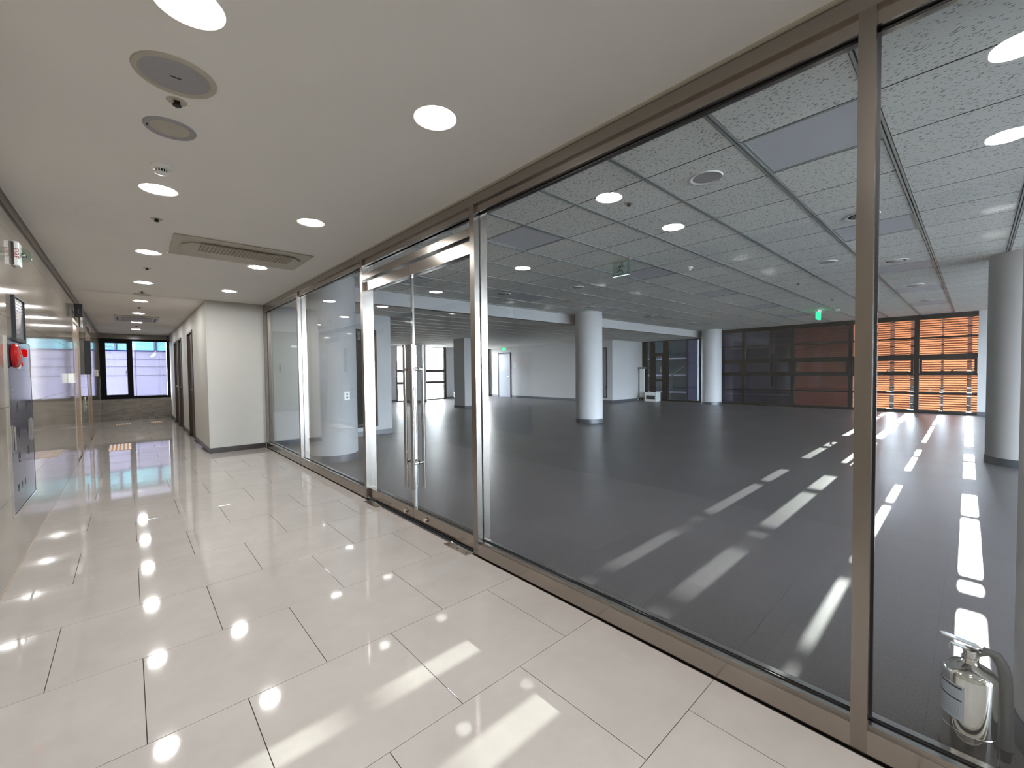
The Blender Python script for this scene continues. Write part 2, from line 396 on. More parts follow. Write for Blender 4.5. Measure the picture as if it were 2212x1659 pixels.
# back wall of the corridor behind the viewer
o = B(LW - .1, PX + .1, Y0 - .12, Y0, 0, HC).build('wall_back', 'paint'); tag(o, kind='structure')

# ================================================================== hall shell
hf = B(PX + .03, WX + .3, HY0, HY + .3, -.12, -.0025).build('floor', 'basehall'); tag(hf, kind='structure')
T = .6
tl = B(.0002, T - .0002, .0002, T - .0002, -.0035, 0).build('vinyl_tile', 'vinyl', hf); tl.location = (GX + .03, 0, 0)
cells = []
for i in range(0, 25):
    for j in range(-12, 29):
        x, y = GX + .03 + i * T, j * T
        if x + T > WX + .01: pass
        if y + T > HY + .5: continue
        cx_, cy_ = x + .3, y + .3
        depth = cx_ * .6727 + cy_ * .739; lat = cx_ * .739 - cy_ * .673
        vis = depth > .5 and abs(lat / depth) < 1.25
        if x < WEX - .1 and y > 8.4: vis = False
        cells.append((depth if vis else 1e3 + abs(cy_), x, y))
cells.sort()
for d_, x, y in cells[:299]:
    if abs(x - tl.location.x) < 1e-6 and abs(y) < 1e-6: continue
    inst(tl, 'vinyl_tile', (x, y, 0), hf)
mb = MB()
for d_, x, y in cells[299:]:
    x1, y1 = min(x + T, WX + .02), min(y + T, HY + .02)
    if x1 - x > .02 and y1 - y > .02: mb.quad((x + .0004, y + .0004, 0), (x1 - .0004, y + .0004, 0), (x1 - .0004, y1 - .0004, 0), (x + .0004, y1 - .0004, 0))
o = mb.build('vinyl_tiles_far', 'vinyl', hf, fixn=False); tag(o, kind='stuff')

# hall ceiling -------------------------------------------------------
GXP, GYP = .6335, .6475; CX0, CY0 = 2.900, 1.037
hc = B(PX + .05, WX + .1, HY0, BULK, HC + .03, HC + .1).build('ceiling', 'void'); tag(hc, kind='structure')
tile = B(.0062, GXP - .0062, .021, GYP - .021, 0, .014).build('ceiling_tile', 'acoustic', hc)
tile.location = (CX0, CY0, HC)
panel_cells = [(i, j) for i in (0, 4, 8, 12, 16, 20) for j in (-1, 3, 7)]
cells = []
for i in range(-2, 22):
    for j in range(-13, 10):
        x, y = CX0 + i * GXP, CY0 + j * GYP
        if (i, j) in panel_cells: continue
        depth = x * .6727 + y * .739; vis = (y + GYP) > -.045 * x - .3
        cells.append((depth if vis else 1e3, x, y))
cells.sort(); n_t = 0; far = MB()
for d_, x, y in cells:
    full = x > PX + .03 and x + GXP < WX and y + GYP < BULK
    if d_ < 1e3 and n_t < 298:
        if abs(x - CX0) < 1e-6 and abs(y - CY0) < 1e-6: continue
        n_t += 1
        if full: inst(tile, 'ceiling_tile', (x, y, HC), hc)
        else:
            x0, x1 = max(x + .003, PX + .04), min(x + GXP - .003, WX); y1 = min(y + GYP - .018, BULK)
            if x1 - x0 > .03 and y1 - y > .05: B(x0, x1, y + .018, y1, HC, HC + .014).build('ceiling_tile', 'acoustic', hc)
    else:
        x0, x1 = max(x + .003, PX + .04), min(x + GXP - .003, WX); y1 = min(y + GYP - .018, BULK); y0 = max(y + .018, HY0)
        if x1 - x0 > .03 and y1 - y0 > .05: far.quad((x0, y0, HC), (x0, y1, HC), (x1, y1, HC), (x1, y0, HC))
tag(far.build('ceiling_tiles_far', 'acoustic', hc), kind='stuff')
mb = MB(); mg = MB()
for j in range(-12, 10):
    y = CY0 + j * GYP
    if y < HY0 or y > BULK - .02: continue
    mb.box(PX + .04, WX, y - .016, y - .004, HC - .004, HC + .006).box(PX + .04, WX, y + .004, y + .016, HC - .004, HC + .006)
    mg.box(PX + .04, WX, y - .004, y + .004, HC + .004, HC + .008)
mb.build('ceiling_tee', 'tee', hc); mg.build('tee_groove', 'groove', hc)
mb = MB()
for i in range(-1, 22):  # flat dark strips paint in the shade of the cross joints
    x = CX0 + i * GXP
    mb.box(x - .006, x + .006, HY0, BULK, HC + .0005, HC + .012)
mb.build('joint_shade_strip', 'groove', hc)
# lower ceiling beyond the bulkhead
lc = MB().box(PX + .1, WX + .1, BULK + .02, HY + .2, HB + .03, HB + .1).build('ceiling', 'void'); tag(lc, kind='structure')
mb = MB()
j = 0
while BULK + .02 + j * GYP < HY:
    y = BULK + .02 + j * GYP; y1 = min(y + GYP - .02, HY)
    for i in range(-2, 22):
        x = CX0 + i * GXP; x0, x1 = max(x + .004, PX + .06), min(x + GXP - .004, WX)
        if y > BY and x1 < WEX: continue
        if x1 - x0 > .02: mb.quad((x0, y + .01, HB), (x0, y1, HB), (x1, y1, HB), (x1, y + .01, HB))
    j += 1
tag(mb.build('ceiling_tiles_far', 'acoustic', lc), kind='stuff')
mb = MB()
j = 1
while BULK + .02 + j * GYP < HY:
    y = BULK + .02 + j * GYP - .005
    mb.box(PX + .06, WX, y - .012, y + .012, HB - .003, HB + .01); j += 1
mb.build('ceiling_tee', 'tee', lc)
bk = B(PX + .06, WX - .25, BULK, BULK + .12, HB, HC + .03).build('trim_3', 'hallpaint'); tag(bk, kind='structure')
# header wall above partition
o = B(PX + .06, PX + .12, HY0, BY + .02, HB, HC + .05).build('wall_partition', 'hallpaint'); tag(o, kind='structure')
# hall side walls
wh = empty('wall_hall_left', (0, BY, 0)); tag(wh, kind='structure')
MB().box(PX, WEX, 0, .12, 0, HB + .05).box(WEX - .12, WEX, .12, HY - BY, 0, HB + .05).build('wall_face', 'hallpaint', wh)
MB().box(PX + .07, WEX + .008, -.008, 0, 0, .1).box(WEX, WEX + .008, 0, HY - BY, 0, .1).build('skirting', 'basehall', wh)
wf = empty('wall_far', (0, HY, 0)); tag(wf, kind='structure')
mb = MB(); wins = [(8.72, 9.42), (9.75, 11.3), (13.0, 14.32 - .36)]
mb.box(WEX - .1, 8.70, 0, .2, 0, HB + .05).box(11.30, 12.55, 0, .2, 0, HB + .05).box(13.96, KX + .1, 0, .2, 0, HB + .05)
mb.build('wall_face', 'hallpaint', wf)
MB().box(WEX, 8.70, -.01, 0, 0, .09).box(11.30, 12.55, -.01, 0, 0, .09).build('skirting', 'basehall', wf)
def far_window(n_, x0, x1):
    d = empty('window_%d' % n_, (0, HY, 0)); tag(d, kind='structure')
    MB().box(x0, x0 + .05, -.02, .08, 0, HB).box(x1 - .13, x1 - .01, -.02, .08, 0, HB).box(x0 + .05, x1 - .13, -.02, .08, HB - .03, HB).box(x0 + .05, x1 - .13, -.02, .08, 0, .045).build('window_frame', 'black', d)
    for z0, z1 in ((.76, .87), (1.29, 1.42)): B(x0 + .05, x1 - .13, -.02, .08, z0, z1).build('transom_bar', 'black', d)
    for z0, z1 in ((.045, .76), (.87, 1.29), (1.42, HB - .03)): B(x0 + .05, x1 - .13, .03, .038, z0, z1).build('pane', 'glass', d)
    xm = (x0 + x1) / 2
    MB().tube([(xm - .04, -.02, .885), (xm, -.05, .93), (xm + .16, -.05, .955)], .009, 6).build('window_handle', 'blackrub', d)
far_window(2, 8.70, 9.80); far_window(3, 9.80, 11.30); far_window(4, 12.55, 13.96)
# back wall X=KX
wk = empty('wall_hall_back', (KX, 0, 0)); tag(wk, kind='structure')
MB().box(0, .12, 9.55, HY, 0, HB + .05).box(.12, WX - KX, 9.55, 9.67, 0, HB + .05).build('wall_face', 'hallpaint', wk)
MB().box(-.01, 0, 9.54, 15.45, 0, .1).box(-.01, 0, 16.42, HY, 0, .1).box(0, WX - KX, 9.54, 9.55, 0, .1).build('skirting', 'basehall', wk)
d = empty('door_6', (KX, 15.45, 0)); tag(d, kind='structure')
MB().box(-.03, 0, 0, .04, 0, 2.22).box(-.03, 0, .91, .95, 0, 2.22).box(-.03, 0, .04, .91, 2.17, 2.22).build('door_frame', 'black', d)
B(-.02, 0, .045, .905, .01, 2.165).build('door_leaf', 'doorblue', d)
MB().tube([(-.02, .12, 1.02), (-.06, .12, 1.02), (-.06, .22, 1.02)], .012, 8).build('door_handle', 'chrome', d, smooth=True)
d = empty('shaft_door', (KX, 9.80, 0)); tag(d, 'dark narrow shaft door set in the white wall beside the round column', 'door')
MB().box(-.02, 0, 0, .03, .2, 2.18).box(-.02, 0, .42, .45, .2, 2.18).box(-.02, 0, .03, .42, .2, .23).box(-.02, 0, .03, .42, 2.15, 2.18).build('door_frame', 'black', d)
B(-.012, 0, .035, .415, .235, 2.145).build('door_leaf', 'doorblue', d)
for z_ in (.55, 1.7): B(-.03, -.012, .04, .055, z_, z_ + .12).build('hinge', 'chrome', d)

# window wall X = WX
ww = empty('wall_window', (WX, 0, 0)); tag(ww, kind='structure')
MB().box(0, .25, HY0, -.045, 0, HC + .05).box(-.03, .25, -.5, -.045, 0, HC + .05).box(.0, .25, 6.78, 6.9, HB, HC + .05).build('wall_face', 'hallpaint', ww)
MB().box(-.04, -.03, -.5, -.045, 0, .1).box(-.012, 0, HY0, -.5, 0, .1).build('skirting', 'basehall', ww)
MUL = [-.045, 1.05, 2.50, 4.01, 5.50, 6.90]
def bay(n_, y0, y1, top, last=False):
    d = empty('window_%d' % n_, (WX, 0, 0)); tag(d, kind='structure')
    MB().box(-.02, .12, y1, y1 + .10, 0, top).build('mullion', 'black', d)
    MB().box(-.02, .12, y0, y1, 0, .075).build('bottom_rail', 'black', d)
    MB().box(-.02, .12, y0, y1, top - .13, top).build('head_rail', 'black', d)
    MB().box(.03, .10, y0, y1, .525, .575).build('transom_bar', 'black', d)
    MB().box(.03, .10, y0, y1, 2.045, 2.095).build('transom_bar', 'black', d)
    MB().box(-.02, .12, y0, y1, 1.50, 1.615).build('transom_bar', 'black', d)
    MB().box(-.02, .12, y0, y1, 1.04, 1.10).build('transom_bar', 'black', d)
    MB().box(-.035, .06, y0 + .01, y0 + .06, 1.10, 1.50).box(-.035, .06, y1 - .06, y1 - .01, 1.10, 1.50).box(-.035, .06, y0 + .06, y1 - .06, 1.10, 1.155).box(-.035, .06, y0 + .06, y1 - .06, 1.47, 1.50).build('vent_sash', 'black', d)
    for z0, z1 in ((.075, .525), (.575, 1.04), (1.615, 2.045), (2.095, top - .13)): B(.055, .063, y0, y1, z0, z1).build('pane', 'glassdark', d)
    B(.0, .008, y0 + .06, y1 - .06, 1.155, 1.47).build('pane', 'glassdark', d)
    ym = y0 + (y1 - y0) * .38
    MB().tube([(-.035, ym + .05, 1.16), (-.07, ym + .02, 1.185), (-.075, ym, 1.20), (-.075, ym - .17, 1.215)], [.014, .012, .010, .008], 8).build('window_handle', 'blackrub', d, smooth=True)
for k in range(5): bay(5 + k, MUL[k] + (.10 if k else 0), MUL[k + 1], HC)
# glazed entrance beyond
d = empty('window_10', (WX, 0, 0)); tag(d, kind='structure')
MB().box(-.04, .12, 6.90, 7.12, 0, HB + .2).box(-.02, .12, 9.36, 9.54, 0, HB).box(-.02, .12, 9.02, 9.2, 0, HB).box(-.02, .12, 8.42, 8.60, 0, HB).box(-.02, .12, 7.12, 9.4, 0, .07).box(-.02, .12, 7.12, 9.4, HB - .03, HB).build('window_frame', 'black', d)
MB().box(-.02, .12, 8.60, 9.02, 1.84, 1.97).box(-.02, .1, 8.60, 9.02, .80, .88).box(-.01, .1, 8.60, 8.64, .07, 1.84).box(-.01, .1, 8.98, 9.02, .07, 1.84).build('door_frame', 'black', d)
for y0, y1 in ((7.12, 7.62), (7.62, 8.42), (8.60, 9.02), (9.2, 9.36)): B(.05, .058, y0, y1, .07, HB - .03).build('pane', 'glassdark', d)
MB().box(-.01, .11, 7.60, 7.64, .07, HB - .03).build('mullion', 'lilac', d)
MB().tube([(-.02, 8.66, 1.18), (-.07, 8.66, 1.18), (-.07, 8.66, 1.42), (-.02, 8.66, 1.42)], .01, 8).build('door_handle', 'chrome', d, smooth=True)

# window wall out of frame on the right (Y = HY0) : the daylight that rakes in from the right
d = empty('window_11', (0, HY0, 0)); tag(d, kind='structure')
mb = MB(); x = 2.4
while x < 15.9:
    mb.box(x, x + .1, -.1, .02, 0, HC); x += 1.5
mb.box(PX, WX, -.1, .02, 0, .09).box(PX, WX, -.1, .02, 2.57, HC).box(PX, WX, -.08, 0, 1.04, 1.12).build('window_frame', 'black', d)
B(PX, WX, -.05, -.042, .09, 2.57).build('pane', 'glassdark', d)

# ================================================================== columns
def column(x, y, label, r=.33):
    d = empty('round_column', (x, y, 0)); tag(d, label, 'column', 'round columns of the hall')
    MB().lathe([(r, .1), (r, HC)], n=64, close=False).build('shaft', 'hallpaint', d, smooth=True)
    MB().lathe([(r + .004, .0), (r + .008, .0), (r + .008, .1), (r - .002, .1)], n=64, close=False).build('skirting', 'basehall', d, smooth=True)
    return d
c1 = column(2.26, 6.45, 'white round column just behind the glass left of the doors, with a socket plate')
column(8.45, 6.45, 'white round column in the middle of the hall, under the end of the ceiling bulkhead')
column(15.72, 6.47, 'farthest white round column, standing before the dark blue window bays')
column(8.45, -.43, 'white round column right of the orange-lit windows, streaked with light')
column(2.26, -.435, 'round column at the right picture edge beside the fire extinguisher')
a = math.radians(-84)
sk = empty('socket_plate', (2.26 + .332 * math.cos(math.radians(-77)), 6.45 + .332 * math.sin(math.radians(-77)), .95)); sk.rotation_euler = (0, 0, math.radians(-77))
tag(sk, 'small white socket plate on the nearest round column behind glass', 'socket')
B(-.004, .008, -.045, .045, -.06, .06, bev=.004).build('plate', 'white', sk)
for z_ in (-.025, .025): MB().lathe([(.014, 0), (.014, .004)], (.006, 0, z_), 'x', 16).build('outlet', 'ink', sk)
sc = empty('square_column', (8.72, 12.05, 0)); tag(sc, 'grey square pillar standing in the far part of the hall', 'column', 'square pillars')
B(0, .8, 0, .65, 0, HB + .02).build('shaft', 'hallpaint', sc); MB().box(-.008, .808, -.008, .658, 0, .09).build('skirting', 'basehall', sc)
s2 = copy_tree(sc); s2.location = (8.80, 15.9, 0); s2.scale = (.85, 1, 1); tag(s2, 'second square pillar farther back before the bright far window')
s2['label'] = 'bluish square pillar standing in front of the bright far window'

# ================================================================== glass partition
gp = empty('glass_partition', (PX, 0, 0)); tag(gp, 'stainless steel framed glass partition between corridor and hall', 'partition')
D = GX - PX  # frame face to glass
posts = [(.222, .266), (2.295, 2.347), (4.135, 4.187), (6.318, 6.370), (8.275, 8.325), (-1.90, -1.856), (-3.98, -3.93)]
FB = 2 * D
for a, b_ in posts: B(0, FB, a, b_, 0.0, 2.405).build('post', 'steelpost', gp)
ys_ = [(-3.93, -1.90), (-1.856, .222), (.266, 2.295), (4.187, 6.318), (6.370, 8.275)]
for a, b_ in ys_:
    B(0, FB, a, b_, 0, .088).build('base_rail', 'steel', gp)
    MB().box(.018, D - .012, a, b_, .088, .098).box(D + .012, FB - .018, a, b_, .088, .098).build('glazing_bead', 'steelbright', gp)
    MB().box(.018, D - .012, a, b_, 2.352, 2.405).box(D + .012, FB - .018, a, b_, 2.352, 2.405).build('head_bead', 'steel', gp)
    B(D - .005, D + .005, a, b_, .088, 2.405).build('glass_pane', 'glass', gp)
    MB().box(D - .009, D - .005, a, b_, .088, .103).box(D - .009, D - .005, a, b_, 2.342, 2.352).box(D - .009, D - .005, a, a + .006, .09, 2.35).box(D - .009, D - .005, b_ - .006, b_, .09, 2.35).build('gasket', 'blackrub', gp)
B(0, FB, -3.98, 8.325, 2.405, 2.468).build('header', 'steel', gp)
B(-.012, FB, -3.98, 8.325, 2.468, CC).build('ceiling_trim', 'acgrey', gp)
# over the doors
B(0, FB, 2.347, 4.135, 2.205, 2.262).build('door_transom', 'steel', gp)
B(D - .005, D + .005, 2.347, 4.135, 2.262, 2.405).build('glass_pane', 'glass', gp)
MB().box(.018, D - .012, 2.347, 4.135, 2.352, 2.405).box(D + .012, FB - .018, 2.347, 4.135, 2.352, 2.405).build('head_bead', 'steel', gp)
B(.03, FB, 2.347, 4.135, 0, .004).build('threshold', 'steel', gp)
# door leaves
DC = 3.243
def leaf(y0, y1, hy, label, lock_y):
    d = empty('glass_door', (PX, 0, 0)); tag(d, label, 'door', 'pair of glass doors')
    B(.03, 2 * D - .03 + .02, y0, y1, 2.10, 2.188).build('top_rail', 'steel', d)
    B(.03, 2 * D - .03 + .02, y0, y1, .014, .108).build('bottom_rail', 'steel', d)
    B(D - .006, D + .006, y0 + .002, y1 - .002, .108, 2.10).build('glass_pane', 'glass', d)
    yy = y1 if hy > (y0 + y1) / 2 else y0; s_ = -1 if yy == y1 else 1
    e0, e1 = sorted((yy, yy + s_ * .012))
    B(D - .009, D + .009, e0, e1, .108, 2.10).build('edge_strip', 'chrome', d)
    for sx in (-1, 1):
        h_ = MB().tube([(D + sx * .052, hy, .285), (D + sx * .052, hy, 1.512)], .0155, 20).build('handle', 'steel', d, smooth=True)
        for z_ in (.508, 1.305):
            MB().tube([(D + sx * .006, hy, z_), (D + sx * .05, hy, z_)], .013, 14).lathe([(.018, 0), (.018, .008)], (D + (sx * .006 if sx > 0 else -.014), hy, z_), 'x', 16).build('standoff', 'chrome', h_, smooth=True)
    MB().lathe([(.019, 0), (.019, .01), (.013, .014), (.013, .02), (0.0001, .02)], (.012, lock_y, .058), 'x', 20).build('floor_lock', 'chrome', d, smooth=True)
    return d
leaf(2.352, DC - .002, DC - .060, 'right-hand glass door leaf with long tubular handle, nearer the viewer', 3.03)
leaf(DC + .002, 4.130, DC + .062, 'left-hand glass door leaf with long tubular handle, beside the round column', 3.37)
# floor springs
fs = empty('floor_spring_cover', (1.715, 2.36, 0)); tag(fs, 'steel floor spring cover plate by the nearer door post', 'door plate', 'floor spring plates under the doors')
B(-.02, .045, 0, .28, 0, .004, bev=.0015).build('plate', 'chrome', fs)
for y_ in (.03, .14, .25): MB().lathe([(.006, 0.004), (.006, .0055)], (.01, y_, 0), 'z', 10).build('screw', 'ink', fs)
f2 = copy_tree(fs); f2.location = (1.715, 3.80, 0); f2['label'] = 'steel floor spring cover plate by the farther door post'

# ================================================================== ceiling fittings of the corridor
def downlight(x, y, z, label, group):
    d = empty('downlight', (x, y, z)); tag(d, label, 'ceiling light', group)
    return d
ref = downlight(.18, 3.56, CC, 'x', 'lit downlights along the left of the corridor ceiling')
MB().lathe([(.082, -.001), (.100, -.004), (.104, -.002), (.104, .0)], n=40, close=False).build('trim_ring', 'white', ref, smooth=True)
MB().lathe([(.0001, -.0015), (.083, -.0015)], n=40, close=False).build('diffuser', 'lamp', ref)
leftY = [1.735, 3.57, 5.44, 7.24, 9.05, 10.86, 12.70, 14.60]
ords = ['at the top edge of the picture', 'below the smoke detector', 'just left of the ceiling air conditioner', 'level with the wall corner', 'fifth from the viewer', 'sixth from the viewer', 'seventh from the viewer', 'last before the far window']
ref.location = (.18, leftY[0], CC); ref['label'] = 'lit downlight ' + ords[0]
for y, t_ in zip(leftY[1:], ords[1:]):
    o = copy_tree(ref); o.location = (.18, y, CC); o['label'] = 'lit downlight of the left row, ' + t_
for y, t_ in zip([1.735, 3.57, 5.44, 7.24], ['nearest and largest, among the sunlight reflections', 'second, left of the door transom', 'third, below the ceiling air conditioner', 'fourth, in front of the white wall box']):
    o = copy_tree(ref); o.location = (1.108, y, CC); o['label'] = 'lit downlight of the right row, ' + t_; o['group'] = 'lit downlights along the right of the corridor ceiling'
for x in (.18, 1.108):  # rows carried on out of view, added for light and reflections
    for y in (-.1, -1.93, -3.3):
        o = copy_tree(ref); o.location = (x, y, CC); o['label'] = 'added corridor downlight beyond the picture, %s row, %s behind the viewer' % ('left' if x < 1 else 'right', {-.1: 'first', -1.93: 'second', -3.3: 'third'}[y]); o['group'] = 'downlights behind the viewer'

sp = empty('ceiling_speaker', (.175, 2.182, CC)); tag(sp, 'large round ceiling speaker with grey grille and small slot, nearest the viewer', 'speaker')
MB().lathe([(.112, -.002), (.118, -.007), (.134, -.006), (.138, .0)], n=48, close=False).build('rim', 'acgrey', sp, smooth=True)
MB().lathe([(.0001, -.005), (.09, -.0045), (.112, -.002)], n=48, close=False).build('grille', 'grille', sp, smooth=True)
B(-.018, .018, -.003, .003, -.0065, -.004).build('badge', 'ink', sp)
s2 = empty('ceiling_vent_disc', (.185, 2.66, CC)); tag(s2, 'smaller flat grey ceiling disc behind the large speaker', 'ceiling disc')
MB().lathe([(.078, -.001), (.082, -.006), (.100, -.006), (.104, 0)], n=48, close=False).build('rim', 'grille', s2, smooth=True)
MB().lathe([(.0001, -.003), (.078, -.001)], n=40, close=False).build('cover', 'acgrey', s2, smooth=True)
B(-.088, -.082, -.004, .012, -.009, -.006).build('latch', 'ink', s2)
def sprinkler(x, y, z, label, grp='sprinkler heads'):
    d = empty('sprinkler', (x, y, z)); tag(d, label, 'sprinkler', grp)
    MB().lathe([(.012, -.001), (.034, -.003), (.038, 0)], n=24, close=False).build('rose', 'acgrey', d, smooth=True)
    MB().lathe([(.011, 0), (.011, -.012), (.016, -.016), (.016, -.02), (.004, -.022)], n=16).build('head', 'ink', d, smooth=True)
    return d
sprinkler(.192, 2.378, CC, 'dark sprinkler head between the two ceiling discs')
sprinkler(.195, 4.25, CC, 'dark sprinkler head between the second and third downlight of the left row')
sprinkler(.19, 6.25, CC, 'dark sprinkler head right of the third left-row downlight gap')
sprinkler(.18, 8.05, CC, 'dark sprinkler head before the fifth left-row downlight')
sprinkler(.18, 9.9, CC, 'small sprinkler head before the sixth left-row downlight')
sprinkler(.18, 13.6, CC, 'farthest small sprinkler head near the corridor end')
def smoke(x, y, z, label):
    d = empty('smoke_detector', (x, y, z)); tag(d, label, 'smoke detector', 'smoke detectors')
    MB().lathe([(.052, 0), (.052, -.010), (.044, -.016), (.030, -.020), (.030, -.020)], n=32, close=False).build('base', 'white', d, smooth=True)
    MB().lathe([(.026, -.018), (.026, -.036)], n=32, close=False).build('chamber', 'ink', d)
    for k in range(14):
        a = 2 * PI * k / 14
        MB().box(-.0022, .0022, -.0022, .0022, -.037, -.018).build('rib', 'white', d).location = (.0275 * math.cos(a), .0275 * math.sin(a), 0)
    MB().lathe([(.031, -.036), (.031, -.040), (.02, -.046), (.0001, -.047)], n=32, close=False).build('cap', 'white', d, smooth=True)
    return d
smoke(.175, 3.17, CC, 'white smoke detector on the corridor ceiling behind the grey discs')
s3 = empty('ceiling_speaker', (.19, 8.30, CC)); tag(s3, 'flat pale ceiling disc past the fourth left-row downlight', 'speaker')
MB().lathe([(.0001, -.006), (.095, -.006), (.11, 0)], n=40, close=False).build('cover', 'acgrey', s3, smooth=True)
# ceiling access panel scratches (hairline hatch)
def hatch(x, y, label):
    d = empty('access_hatch', (x, y, CC)); tag(d, label, 'hatch', 'ceiling access hatches')
    B(-.2, .2, -.2, .2, -.0012, 0).build('cover', 'plaster', d)
    return d
hatch(-.24, 4.75, 'flush square hatch in the corridor ceiling near the left wall')

def aircon(x0, x1, y0, y1, label, grp, along='x'):
    d = empty('air_conditioner', ((x0 + x1) / 2, (y0 + y1) / 2, CC - .001)); tag(d, label, 'air conditioner', grp)
    hx, hy = (x1 - x0) / 2, (y1 - y0) / 2
    B(-hx, hx, -hy, hy, -.012, .0, bev=.004).build('panel', 'acgrey', d)
    if along == 'x':
        # raised octagonal centre
        bm = MB(); z_ = -.026
        pts = [(-hx + .07, hy - .50), (-hx + .14, hy - .60), (hx - .14, hy - .60), (hx - .06, hy - .50), (hx - .06, hy - .30), (hx - .16, hy - .20), (-hx + .17, hy - .20), (-hx + .07, hy - .28)]
        pts = [(px, max(-hy + .05, py)) for px, py in pts]
        vs = [bm.bm.verts.new((px, py, z_)) for px, py in pts]; vt = [bm.bm.verts.new((px, py, -.012)) for px, py in pts]
        bm.bm.faces.new(vs)
        for k in range(8): bm.bm.faces.new((vs[k], vs[(k + 1) % 8], vt[(k + 1) % 8], vt[k]))
        bm.build('raised_cover', 'acgrey', d)
        B(-hx + .16, hx - .14, hy - .215, hy - .2, -.018, -.012).build('air_slot', 'acdark', d)
        B(-hx + .17, hx - .17, hy - .19, hy - .14, -.020, -.012).build('louvre_flap', 'acgrey', d)
        B(-hx + .18, hx - .18, hy - .137, hy - .128, -.016, -.012).build('air_slot', 'acdark', d)
        g = B(-hx + .20, hx - .15, -hy + .12, hy - .33, -.0275, -.026).build('intake_grille', 'vane', d)
        nb = 26; ms = MB(); wx = 2 * hx - .35
        for k in range(nb):
            xx = -hx + .20 + wx * (k + .5) / nb
            ms.box(xx - .004, xx + .004, -hy + .12, hy - .33, -.031, -.0275)
        for k in range(9):
            yy = -hy + .12 + (2 * hy - .45) * (k + .5) / 9
            ms.box(-hx + .20, hx - .15, yy - .0025, yy + .0025, -.030, -.0275)
        tag(ms.build('grille_bars', 'acgrey', g), kind='stuff')
    else:
        B(-hx + .10, hx - .10, -hy + .25, hy - .25, -.020, -.012).build('intake_grille', 'vane', d)
        for s_ in (-1, 1):
            B(-.10, .10, s_ * (hy - .16) - .05, s_ * (hy - .16) + .05, -.02, -.012).build('louvre_flap', 'acgrey', d)
        for s_ in (-1, 1): B(s_ * (hx - .05) - .012, s_ * (hx - .05) + .012, -hy + .3, hy - .3, -.016, -.012).build('air_slot', 'acdark', d)
    return d
aircon(.318, 1.437, 4.56, 5.30, 'large grey one-way air conditioner cassette in the near corridor ceiling', 'corridor air conditioners')
aircon(-.18, .51, 11.30, 12.55, 'small far air conditioner cassette near the corridor end', 'corridor air conditioners', 'y')

# ================================================================== wall fittings, corridor left wall
# FIRE strobe
def strobe(y, z, label):
    d = empty('fire_strobe', (LW, y, z)); tag(d, label, 'fire strobe', 'fire alarm strobes on the left wall')
    B(0, .034, -.06, .06, -.085, .085, bev=.008).build('base', 'white', d)
    B(.003, .012, -.064, .064, -.080, .08).build('back_plate', 'doorbrown', d)
    MB().lathe([(.052, .034), (.052, .05), (.045, .072), (.028, .088), (.0001, .092)], ax='x', n=28, close=False).build('dome', 'acrylic', d, smooth=True)
    MB().lathe([(.018, .034), (.018, .06), (.012, .066), (.0001, .066)], ax='x', n=16, close=False).build('flash_tube', 'chrome', d, smooth=True)
    for s_ in (-1, 1): text('FIRE', .036, 'inkred', d, (.018, s_ * .0615, 0), (PI / 2 if s_ < 0 else -PI / 2, PI / 2, 0) if 0 else ((0, PI / 2, 0) if s_ > 0 else (0, PI / 2, 0)), 'fire_lettering') if 0 else None
    # lettering runs down the side facing the viewer (-Y)
    t = text('FIRE', .040, 'inkred', d, (.019, -.0605, .0), (PI / 2, PI / 2, 0), 'fire_lettering')
    return d
strobe(4.60, 2.145, 'white strobe lamp with red lettering and clear dome, near the top left')
strobe(10.1, 2.18, 'far small strobe lamp with clear dome past the first lift door')
# wall sign
d = empty('wall_sign', (LW, 4.45, 1.535)); tag(d, 'dark framed notice board above the fire hose cabinet', 'sign')
MB().box(0, .02, -.03, .35, -.01, .012).box(0, .02, -.03, .35, .293, .305).box(0, .02, -.03, -.015, .012, .293).box(0, .02, .335, .35, .012, .293).build('frame', 'blackrub', d)
B(0, .012, -.015, .335, .012, .293).build('board', 'signface', d)
mb = MB()
for k in range(11):
    zz = .272 - k * .022; ln = .30 if k < 4 else random.choice((.08, .10, .12))
    mb.box(.012, .0128, 0, ln, zz, zz + .006)
tag(mb.build('print_lines', 'inkgrey', d), kind='stuff')
# fire hose cabinet
d = empty('fire_hose_cabinet', (LW, 4.18, .36)); tag(d, 'blue-grey steel fire hose cabinet with red alarm bell, set in the left wall', 'fire cabinet')
H_, W_ = 1.185, .885
MB().box(0, .008, 0, .014, 0, H_).box(0, .008, W_ - .014, W_, 0, H_).box(0, .008, .014, W_ - .014, 0, .014).box(0, .008, .014, W_ - .014, H_ - .014, H_).build('frame', 'chrome', d)
B(0, .004, .016, W_ - .016, .965, H_ - .016).build('alarm_panel', 'cabinet', d)
B(0.004, .007, .06, W_ - .06, .985, H_ - .05).build('inset', 'cabinet', d)
B(0, .005, .016, W_ - .016, .918, .96).build('divider', 'cabinet', d)
for k, (a, b_) in enumerate(((.024, W_ / 2 - .001), (W_ / 2 + .001, W_ - .024))):
    dr = B(0, .006, a, b_, .016, .914).build('door', 'cabinet', d)
    yy = .06 if k == 0 else W_ - .10
    MB().box(.006, .010, yy, yy + .03, .42, .60).box(.010, .020, yy + .006, yy + .024, .43, .59).build('pull_handle', 'chrome', dr)
    word = '소화전' if k == 0 else '소화기'
    for q, ch in enumerate(word):
        text(ch, .085, 'ink', dr, (.0065, .27 if k == 0 else .62, .70 - q * .17), (PI / 2, 0, PI / 2), 'lettering')
for q, ch in enumerate('발신기'):
    text(ch, .05, 'ink', d, (.0065, .20 + q * .12, .16), (PI / 2, 0, PI / 2), 'lettering')
mb = MB()
